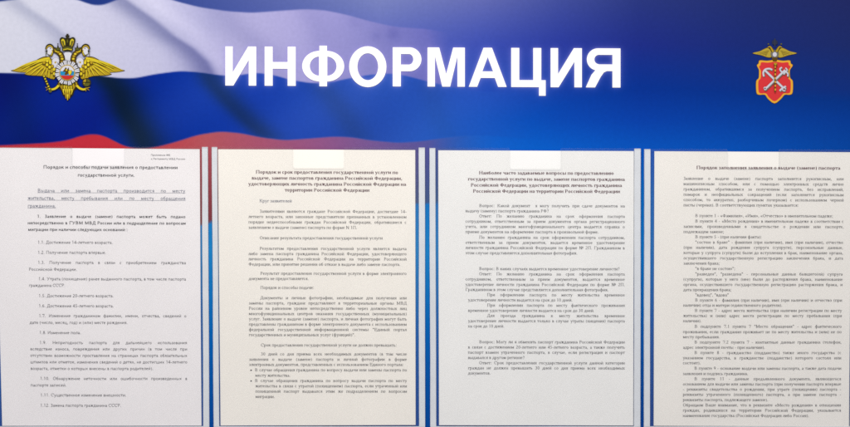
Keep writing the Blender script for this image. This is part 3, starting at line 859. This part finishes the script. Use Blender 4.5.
def glyph_quads(ch, style):
    """quads of a glyph in em units; style = (serif?, stem, hairline)"""
    key = (ch, style)
    if key in _cache: return _cache[key]
    serif, tk, tn = style
    Q = []

    def seg(x0, y0, x1, y1, wa=None, wb_=None):
        dx, dy = x1 - x0, y1 - y0
        q = math.hypot(dx, dy) or 1
        nx, ny = -dy / q, dx / q
        if wa is None:
            # broad nib: verticals and falling diagonals heavy, horizontals and rising diagonals light
            a = math.degrees(math.atan2(dy, dx)) % 180
            if a > 90: kk = min(1, (180 - a) / 55.0)
            else: kk = 1 if a > 82 else max(0, (a - 20) / 62) * .45
            wa = wb_ = (tn + (tk - tn) * kk) / 2
        Q.append([(x0 + nx * wa, y0 + ny * wa), (x0 - nx * wa, y0 - ny * wa), (x1 - nx * wb_, y1 - ny * wb_), (x1 + nx * wb_, y1 + ny * wb_)])

    for s in G[ch][1]:
        k = s[0]
        if k in 'SB':
            x, a, b = s[1:4]
            seg(x, a, x, b, tk / 2, tk / 2)
            if k == 'S' and serif:
                if s[4]: seg(x - 75 - tk * .2, b - 12, x + 75 + tk * .2, b - 12, 15, 15)
                if s[5]: seg(x - 75 - tk * .2, a + 12, x + 75 + tk * .2, a + 12, 15, 15)
        elif k == 'L':
            x0, y0, x1, y1 = s[1:]
            if not serif and y0 == y1 and y0 in (12, X - 12, 650): continue
            seg(x0, y0, x1, y1)
        elif k == 'O':
            cx, cy, rx, ry, a0, a1 = s[1:]
            n = max(4, int(abs(a1 - a0) / 32))
            rx2, ry2 = rx - tk * .30, ry - tn * .4
            for i in range(n):
                t0, t1 = [math.radians(a0 + (a1 - a0) * (i + j) / n) for j in (0, 1)]
                w0, w1 = [(tn + (tk * 1.05 - tn) * abs(math.cos(t)) ** 1.3) / 2 for t in (t0, t1)]
                pa = (cx + rx2 * math.cos(t0), cy + ry2 * math.sin(t0))
                pb_ = (cx + rx2 * math.cos(t1), cy + ry2 * math.sin(t1))
                na = (math.cos(t0), math.sin(t0))
                nb = (math.cos(t1), math.sin(t1))
                Q.append([(pa[0] - na[0] * w0, pa[1] - na[1] * w0), (pa[0] + na[0] * w0, pa[1] + na[1] * w0), (pb_[0] + nb[0] * w1, pb_[1] + nb[1] * w1), (pb_[0] - nb[0] * w1, pb_[1] - nb[1] * w1)])
        elif k == 'D':
            x, y, r = s[1:]
            r = r * (1 + (tk - 80) / 200)
            Q.append([(x - r, y - r * .5), (x - r * .2, y - r), (x + r, y - r * .4), (x + r, y + r * .5)])
            Q.append([(x - r, y - r * .5), (x + r, y + r * .5), (x + r * .2, y + r), (x - r, y + r * .6)])
    _cache[key] = np.array(Q) / 1000.0
    return _cache[key]


def width(t, style):
    ww = 1.0 if style[1] < 110 else 1.06
    return sum(SP if c == ' ' else G[c][0] * ww for c in t) / 1000.0


def set_line(out, x0, x1, yc, text, em, style, fx, just, wave, underline=False, cont=False):
    """lay one line between survey columns x0..x1 with the x-height centred on row yc"""
    (Xa, Z0), (Xb, Z1) = P(x0, yc), P(x1, yc)
    zb = (Z0 + Z1) / 2 - 0.22 * em
    W = Xb - Xa
    nat = width(text, style) * em
    if just and ' ' in text:
        ns = text.count(' ')
        tw = width(text.replace(' ', ''), style) * em
        f_ = min(fx, (W - ns * 0.20 * em) / tw)
        sp = (W - tw * f_) / ns
    else:
        f_ = W / nat
        sp = SP / 1000 * em * f_
    ww = 1.0 if style[1] < 110 else 1.06
    x = Xa
    for ch in text:
        if ch == ' ':
            x += sp
            continue
        q = glyph_quads(ch, style)
        a = q * np.array([em * f_ * ww, em]) + np.array([x, zb + rng.uniform(-.01, .01) * em])
        out.append(a)
        x += G[ch][0] / 1000 * em * f_ * ww
    if underline:
        for i in range(24):
            a, b = Xa + W * i / 24, Xa + W * (i + 1) / 24
            out.append(np.array([[[a, zb - .13 * em], [b, zb - .13 * em], [b, zb - .085 * em], [a, zb - .085 * em]]]))


def sheet_wave(seed, x, z):
    return 0.00135 + 0.00035 * np.sin(x * 19 + seed) * np.cos(z * 13 + seed * 2) + 0.00025 * np.sin(x * 41 + z * 23 + seed * 3)


SERIF, SERIF_B = (1, 92, 40), (1, 138, 50)
SANS = (0, 78, 62)


def paper(name, label, corners, seed, col):
    """a sheet of paper: corners tl, tr, br, bl in survey pixels; gently waved"""
    mt = material('office_paper', col, 0.85, 0.25, 0.014, 22, 0.12, 700)
    nx, nz = 42, 60
    c = [np.array(P(*q)) for q in corners]
    va = []
    for j in range(nz + 1):
        t = j / nz
        for i in range(nx + 1):
            s = i / nx
            p = (c[0] * (1 - s) + c[1] * s) * (1 - t) + (c[3] * (1 - s) + c[2] * s) * t
            va.append((p[0], p[1], float(sheet_wave(seed, p[0], p[1]))))
    fa = []
    for j in range(nz):
        for i in range(nx):
            k = j * (nx + 1) + i
            fa.append((k, k + nx + 1, k + nx + 2, k + 1))
    n = len(va)
    va += [(x, z, o - 0.00012) for x, z, o in va]
    fa += [(q[0] + n, q[3] + n, q[2] + n, q[1] + n) for q in fa]
    rim = [i for i in range(nx + 1)] + [(j + 1) * (nx + 1) - 1 for j in range(1, nz + 1)] + [nz * (nx + 1) + i for i in range(nx - 1, -1, -1)] + [j * (nx + 1) for j in range(nz - 1, 0, -1)]
    for a, b in zip(rim, rim[1:] + rim[:1]):
        fa.append((a, b, b + n, a + n))
    o = mesh_obj(name, va, fa, mt, None, smooth=False)
    tag(o, label, 'document', 'printed sheets in the clear pockets')
    return o


def print_block(name, sheet, seed, lines, em, style, fx, mat, label=None):
    out = []
    for ln in lines:
        y, x0, x1, text = ln[:4]
        fl = ln[4] if len(ln) > 4 else ''
        if 'b' in fl:
            set_line(out, x0, x0 + 5.2 * 0.5, y, '•', em, style, fx, False, seed)
            x0 += 5
        set_line(out, x0, x1, y, text, em, style, fx, 'j' in fl, seed, underline='u' in fl)
    A = np.concatenate(out)
    n = len(A)
    vv = A.reshape(-1, 2)
    off = sheet_wave(seed, vv[:, 0], vv[:, 1]) + 0.00012 + np.repeat(np.arange(n) % 7, 4) * 1.2e-6
    # make every quad face outwards
    fs = []
    a, b, c_ = A[:, 0], A[:, 1], A[:, 2]
    cr = (b[:, 0] - a[:, 0]) * (c_[:, 1] - a[:, 1]) - (b[:, 1] - a[:, 1]) * (c_[:, 0] - a[:, 0])
    for i in range(n):
        k = 4 * i
        fs.append((k, k + 1, k + 2, k + 3) if cr[i] > 0 else (k + 3, k + 2, k + 1, k))
    o = mesh_obj(name, np.column_stack([vv, off]), fs, mat, sheet)
    if label: o['label'] = label
    return o


def rows_from(y0, x0, x1, first_x, texts, pitch=None, last_x1=None, ys=None):
    """a justified paragraph: first line indented, last line ragged"""
    r = []
    for i, t in enumerate(texts):
        y = ys[i] if ys else y0 + pitch * i
        last = i == len(texts) - 1 and last_x1
        r.append((y, first_x if i == 0 else x0, last_x1 if last else x1, t, '' if last else 'j'))
    return r


ink_grey = material('black_toner', (50, 49, 60), 0.6, 0.3)
ink_bold = material('bold_toner', (34, 32, 44), 0.6, 0.3)
ink_brown = material('brownish_toner', (92, 58, 68), 0.6, 0.3)
ink_slate = material('slate_toner', (62, 74, 104), 0.6, 0.3)

# ---- sheet 1
s1 = paper('document_sheet', 'leftmost printed sheet in sans type with an underlined paragraph near its top', [(-5.2, 147.7), (199.9, 149.2), (201.7, 425.3), (2.7, 425.4)], 1.0, (239, 236, 238))
em = 0.0049
print_block('small_note', s1, 1.0, [(155.4, 151, 170.3, 'Приложение №8'), (159.2, 151.2, 185.4, 'к Регламенту МВД России')], 0.0028, (0, 84, 70), 1, ink_grey)
print_block('heading_text', s1, 1.0, [(167.8, 43.5, 178, 'Порядок и способы подачи заявления о предоставлении'), (175.6, 77.9, 135.1, 'государственной услуги.')], 0.0054, (0, 106, 80), 1, ink_bold)
print_block('underlined_paragraph', s1, 1.0, [(191.2, 37.8, 185.6, 'Выдача или замена паспорта производится по месту', 'ju'), (198.7, 28, 185.8, 'жительства, месту пребывания или по месту обращения', 'ju'), (206.3, 28, 56.4, 'гражданина.', 'u')], 0.0055, (0, 74, 58), 1.035, ink_slate)
print_block('paragraph', s1, 1.0, [(216.9, 37.5, 185.8, '1. Заявление о выдаче (замене) паспорта может быть подано', 'j'), (223.4, 28, 186.2, 'непосредственно в ГУВМ МВД России или в подразделение по вопросам', 'j'), (229.9, 28.4, 128.1, 'миграции при наличии следующих оснований :')], em, (0, 112, 82), 1.015, ink_bold, 'bold paragraph')
D1 = [[(242.7, 38, 113.2, '1.1. Достижение 14-летнего возраста.')],
      [(252.8, 38.1, 106.5, '1.2. Получение паспорта впервые.')],
      [(262.9, 38.2, 186.3, '1.3. Получение паспорта в связи с приобретением гражданства', 'j'), (269.6, 29.2, 77.4, 'Российской Федерации.')],
      [(279.2, 38.8, 186.4, '1.4. Утрата (похищение) ранее выданного паспорта, в том числе паспорта', 'j'), (285.6, 29.3, 65.7, 'гражданина СССР.')],
      [(296, 39, 114.1, '1.5. Достижение 20-летнего возраста.')],
      [(306.1, 39.1, 114.2, '1.6. Достижение 45-летнего возраста.')],
      [(316, 39.2, 186.8, '1.7. Изменение гражданином фамилии, имени, отчества, сведений о', 'j'), (322.7, 30, 128.1, 'дате (число, месяц, год) и (или) месте рождения.')],
      [(332.8, 39.7, 81.5, '1.8. Изменение пола.')],
      [(342.8, 39.8, 187.4, '1.9. Непригодность паспорта для дальнейшего использования', 'j'), (349.1, 30.5, 187.6, 'вследствие износа, повреждения или других причин (в том числе при', 'j'), (355.6, 30.5, 187.6, 'отсутствии возможности проставления на страницах паспорта обязательных', 'j'), (362.1, 30.6, 187.6, 'штампов или отметок, изменения сведений о детях, не достигших 14-летнего', 'j'), (368.6, 30.8, 153.7, 'возраста, отметки о которых внесены в паспорта родителей).')],
      [(378.6, 40.4, 187.6, '1.10. Обнаружение неточности или ошибочности произведенных в', 'j'), (385.2, 30.8, 67, 'паспорте записей.')],
      [(395.1, 40.6, 126.8, '1.11. Существенное изменение внешности.')],
      [(405.4, 40.6, 121.6, '1.12. Замена паспорта гражданина СССР.')]]
for p in D1:
    print_block('paragraph', s1, 1.0, p, em, SANS, 1.022, ink_grey)

# ---- sheet 2
s2 = paper('document_sheet', 'second printed sheet from the left, ending in two bulleted paragraphs', [(218.2, 149.3), (415.2, 150.1), (415.6, 424.5), (220.7, 425.2)], 2.3, (243, 239, 232))
em = 0.00478
print_block('heading_text', s2, 2.3, [(172.7, 255.9, 398.2, 'Порядок и срок предоставления государственной услуги по'), (178.6, 251.8, 402.3, 'выдаче, замене паспортов гражданина Российской Федерации,'), (184.5, 248.4, 406.2, 'удостоверяющих личность гражданина Российской Федерации на'), (190.5, 285, 369.5, 'территории Российской Федерации')], 0.0053, SERIF_B, 1, ink_brown)
a2, b2, i2 = 248.6, 406.6, 259.8
D2 = [('Круг заявителей', [(201.3, 259.6, 292, 'Круг заявителей')]),
      ('', rows_from(0, a2, b2, i2, ['Заявителями являются граждане Российской Федерации, достигшие 14-', 'летнего возраста, или законные представители признанных в установленном', 'порядке недееспособными граждан Российской Федерации, обратившиеся с', 'заявлением о выдаче (замене) паспорта по форме N 1П.'], last_x1=357.2, ys=(211.8, 217.1, 222.5, 227.8))),
      ('', [(238.3, 259.8, 382.7, 'Описание результата предоставления государственной услуги')]),
      ('', rows_from(0, a2, b2, i2, ['Результатом предоставления государственной услуги является выдача', 'либо замена паспорта гражданина Российской Федерации, удостоверяющего', 'личность гражданина Российской Федерации на территории Российской', 'Федерации, или принятие решения об отказе в выдаче либо замене паспорта.'], last_x1=400.4, ys=(248.9, 254.1, 259.3, 264.6))),
      ('', rows_from(0, 248.9, b2, 260.5, ['Результат предоставления государственной услуги в форме электронного', 'документа не предоставляется.'], last_x1=308.8, ys=(273.7, 278.8))),
      ('', [(287.8, 260.5, 314, 'Порядок и способы подачи:')]),
      ('', rows_from(0, 249, 406.8, 260.5, ['Документы и личные фотографии, необходимые для получения или', 'замены паспорта, граждане представляют в территориальные органы МВД', 'России на районном уровне непосредственно либо через должностных лиц', 'многофункциональных центров оказания государственных (муниципальных)', 'услуг. Заявление о выдаче (замене) паспорта, и личная фотография могут быть', 'представлены гражданином в форме электронного документа с использованием', 'федеральной государственной информационной системы "Единый портал', 'государственных и муниципальных услуг (функций)".'], last_x1=355.4, ys=(298.1, 303.3, 308.6, 313.9, 319.1, 324.4, 329.7, 334.9))),
      ('', [(345.2, 261, 396.8, 'Срок предоставления государственной услуги не должен превышать:')]),
      ('', rows_from(0, 249.2, 406.9, 261, ['30 дней со дня приема всех необходимых документов (в том числе', 'заявления о выдаче (замене) паспорта и личной фотографии в форме', 'электронных документов, представленных с использованием Единого портала:'], last_x1=403.7, ys=(354.1, 359.4, 364.6))),
      ('bulleted paragraph', [(370, 250, 407, 'В случае обращения гражданина по вопросу выдачи или замены паспорта по', 'jb'), (375.4, 255.4, 290.6, 'месту жительства.')]),
      ('bulleted paragraph', [(380.7, 250, 407, 'В случае обращения гражданина по вопросу выдачи паспорта по месту', 'jb'), (386, 255.4, 407, 'жительства в связи с утратой (похищением) паспорта, если утраченный или', 'j'), (391.3, 255.4, 407, 'похищенный паспорт выдавался этим же подразделением по вопросам', 'j'), (396.6, 255.6, 275, 'миграции.')])]
for k, (lb_, p) in enumerate(D2):
    print_block('paragraph', s2, 2.3, p, em, SERIF, 1.026, ink_slate if k == 0 else ink_grey, lb_ if 'bull' in lb_ else None)

# ---- sheet 3
s3 = paper('document_sheet', 'third printed sheet from the left, with questions and answers and a blank lower part', [(438.2, 150.4), (633.6, 151.2), (633, 425.1), (439, 424.7)], 4.1, (238, 238, 237))
print_block('heading_text', s3, 4.1, [(173.5, 478.8, 613.6, 'Наиболее часто задаваемые вопросы по предоставлению'), (179.6, 467.8, 624.6, 'государственной услуги по выдаче, замене паспортов гражданина'), (185.7, 470.6, 621.8, 'Российской Федерации, удостоверяющих личность гражданина'), (191.7, 472.8, 619.8, 'Российской Федерации на территории Российской Федерации')], 0.0053, SERIF_B, 1, ink_brown)
a3, b3, i3 = 465.3, 624.6, 479
D3 = [rows_from(0, a3, b3, i3, ['Вопрос: Какой документ  я могу получить при сдаче документов на', 'выдачу (замену) паспорта гражданина РФ?'], last_x1=548.7, ys=(206.2, 211.3)),
      rows_from(0, a3, b3, i3, ['Ответ: По желанию гражданина на срок оформления паспорта', 'сотрудником, ответственным за прием документов органа регистрационного', 'учета, или сотрудником многофункционального центра выдается справка о', 'приеме документов на оформление паспорта в произвольной форме.'], last_x1=598.6, ys=(216.6, 221.8, 227, 232.2)),
      rows_from(0, a3, b3, i3, ['По желанию гражданина на срок оформления паспорта сотрудником,', 'ответственным за прием документов, выдается временное удостоверение', 'личности гражданина Российской Федерации по форме № 2П. Гражданином в', 'этом случае представляется дополнительная фотография.'], last_x1=577.2, ys=(237.8, 242.9, 248.1, 253.3)),
      [(269.1, 479, 619.4, 'Вопрос: В каких случаях выдается временное удостоверение личности?')],
      rows_from(0, a3, b3, i3, ['Ответ: По желанию гражданина на срок оформления паспорта', 'сотрудником, ответственным за прием документов, выдается временное', 'удостоверение личности гражданина Российской Федерации по форме № 2П.', 'Гражданином в этом случае представляется дополнительная фотография.'], last_x1=608.2, ys=(274.3, 279.5, 284.8, 289.9)),
      rows_from(0, 467.9, b3, 487, ['При оформлении паспорта по месту жительства временное', 'удостоверение личности выдается на срок до 10 дней.'], last_x1=572.3, ys=(295.1, 300.2)),
      rows_from(0, 467.9, b3, 487, ['При оформлении паспорта по месту фактического проживания', 'временное удостоверение личности выдается на срок до 30 дней.'], last_x1=594.2, ys=(305.5, 310.7)),
      rows_from(0, 467.9, b3, 487, ['Для проезда гражданина к месту жительства временное', 'удостоверение личности выдается только в случае утраты (хищения) паспорта', 'на срок до 10 дней.'], last_x1=504.3, ys=(315.9, 321.1, 326.3)),
      rows_from(0, 467.9, b3, 479, ['Вопрос: Могу ли я обменять паспорт гражданина Российской Федерации', 'в связи с достижением 20-летнего или 45-летнего возраста, а также получить', 'паспорт взамен утраченного паспорта, в случае, если регистрация и паспорт', 'выдавался в другом регионе?'], last_x1=524.5, ys=(342.1, 347.3, 352.5, 357.7)),
      rows_from(0, 467.9, b3, 479, ['Ответ: Срок предоставления государственной услуги данной категории', 'граждан не должен превышать 30 дней со дня приема всех необходимых', 'документов.'], last_x1=490.7, ys=(363, 368.1, 373.2))]
for p in D3:
    print_block('paragraph', s3, 4.1, p, em, SERIF, 1.026, ink_grey)

# ---- sheet 4
s4 = paper('document_sheet', 'rightmost printed sheet, its dense serif text running down to the foot', [(654.1, 151.3), (851.4, 152.3), (848.5, 426.2), (653.4, 425.3)], 5.6, (239, 236, 231))
print_block('heading_text', s4, 5.6, [(168.3, 696, 839.9, 'Порядок заполнения заявления о выдаче (замене) паспорта')], 0.0053, SERIF_B, 1, ink_brown)
a4, b4, i4 = 683, 843.3, 694.6
D4 = [[(y, a4, b4, t, 'j') for y, t in zip((179.1, 184.4, 189.7, 195, 200.3), ('Заявление о выдаче (замене) паспорта заполняется рукописным, или', 'машинописным способом, или с помощью электронных средств лично', 'гражданином, обратившимся за получением паспорта, без исправлений,', 'помарок и неофициальных сокращений (если заполняется рукописным', 'способом, то аккуратно, разборчивым почерком) с использованием черной'))] + [(205.5, a4, 798.2, 'пасты (чернил). В соответствующих пунктах указывается:')],
      [(216.2, i4, 832.6, 'В пункте 1 - «Фамилия», «Имя», «Отчество» в именительном падеже;')],
      rows_from(0, a4, b4, i4, ['В пункте 4 - «Место рождения» в именительном падеже в соответствии с', 'записями, произведенными в свидетельстве о рождении или паспорте,', 'подлежащем замене;'], last_x1=723.7, ys=(221.6, 226.9, 232)),
      [(237.2, i4, 761.5, 'В пункте 5 - (при наличии факта):')],
      rows_from(0, a4, 842.7, i4, ['"состою в браке" - фамилия (при наличии), имя (при наличии), отчество', '(при наличии), дата рождения супруга (супруги), персональные данные,', 'которые у супруга (супруги) были до вступления в брак, наименование органа,', 'осуществившего государственную регистрацию заключения брака, и дата', 'заключения брака;'], last_x1=719.3, ys=(242.6, 247.8, 253.1, 258.4, 263.5)),
      [(268.8, i4, 734.8, '"в браке не состою";')],
      rows_from(0, 682.9, 842.3, i4, ['"разведен", "разведена" - персональные данные бывшего(ей) супруга', '(супруги), которые у него (нее) были до расторжения брака, наименование', 'органа, осуществившего государственную регистрацию расторжения брака, и', 'дата прекращения брака;'], last_x1=731, ys=(274.3, 279.5, 284.8, 289.9)),
      [(295.1, i4, 728.4, '"вдовец", "вдова"')],
      rows_from(0, 682.8, 841.8, i4, ['В пункте 6 - фамилия (при наличии), имя (при наличии) и отчество (при', 'наличии) отца и матери (единственного родителя).'], last_x1=782, ys=(300.4, 305.4)),
      rows_from(0, 682.7, 841.6, 694.3, ['В пункте 7 - адрес места жительства (при наличии регистрации по месту', 'жительства) и (или) адрес места регистрации по месту пребывания (при', 'наличии).'], last_x1=701.2, ys=(310.7, 315.9, 321)),
      rows_from(0, 682.6, 841.3, 694.2, ['В подпункте 7.1 пункта 7 "Место обращения" - адрес фактического', 'проживания, если гражданин проживает не по месту жительства и (или) не по', 'месту пребывания.'], last_x1=719.4, ys=(326.6, 332, 337)),
      rows_from(0, 682.6, 841.2, 694, ['В подпункте 7.2 пункта 7 - контактные данные гражданина (телефон,', 'адрес электронной почты - при наличии).'], last_x1=764.6, ys=(342.3, 347.5)),
      rows_from(0, 682.5, 841, 694, ['В пункте 8 - гражданство (подданство) также иного государства (с', 'указанием государства, в гражданстве (подданстве) которого состоял или', 'состоит).'], last_x1=700.4, ys=(352.8, 358, 363)),
      rows_from(0, 682.5, 841, 694, ['В пункте 9 - основание выдачи или замены паспорта, а также дата подачи', 'заявления и подпись гражданина.'], last_x1=747.8, ys=(368.4, 373.7)),
      rows_from(0, 682.5, 840.8, 694, ['В пункте 11 - данные предъявленного документа, являющегося', 'основанием для выдачи или замены паспорта (при получении паспорта впервые', '- реквизиты свидетельства о рождении, при утрате (похищении) паспорта -', 'реквизиты утраченного (похищенного) паспорта, а при замене паспорта -', 'реквизиты паспорта, подлежащего замене).'], last_x1=767.7, ys=(378.9, 384.1, 389.3, 394.5, 399.8)),
      rows_from(0, 682.5, 840.6, 682.5, ['Обращаем Ваше внимание, что в реквизите «Место рождения» в отношении', 'граждан, родившихся на территории Российской Федерации, указывается', 'наименование государства (Российская Федерация либо Россия).'], last_x1=808.6, ys=(405.1, 410.3, 415.6))]
for p in D4:
    print_block('paragraph', s4, 5.6, p, em, SERIF, 1.042, ink_grey)
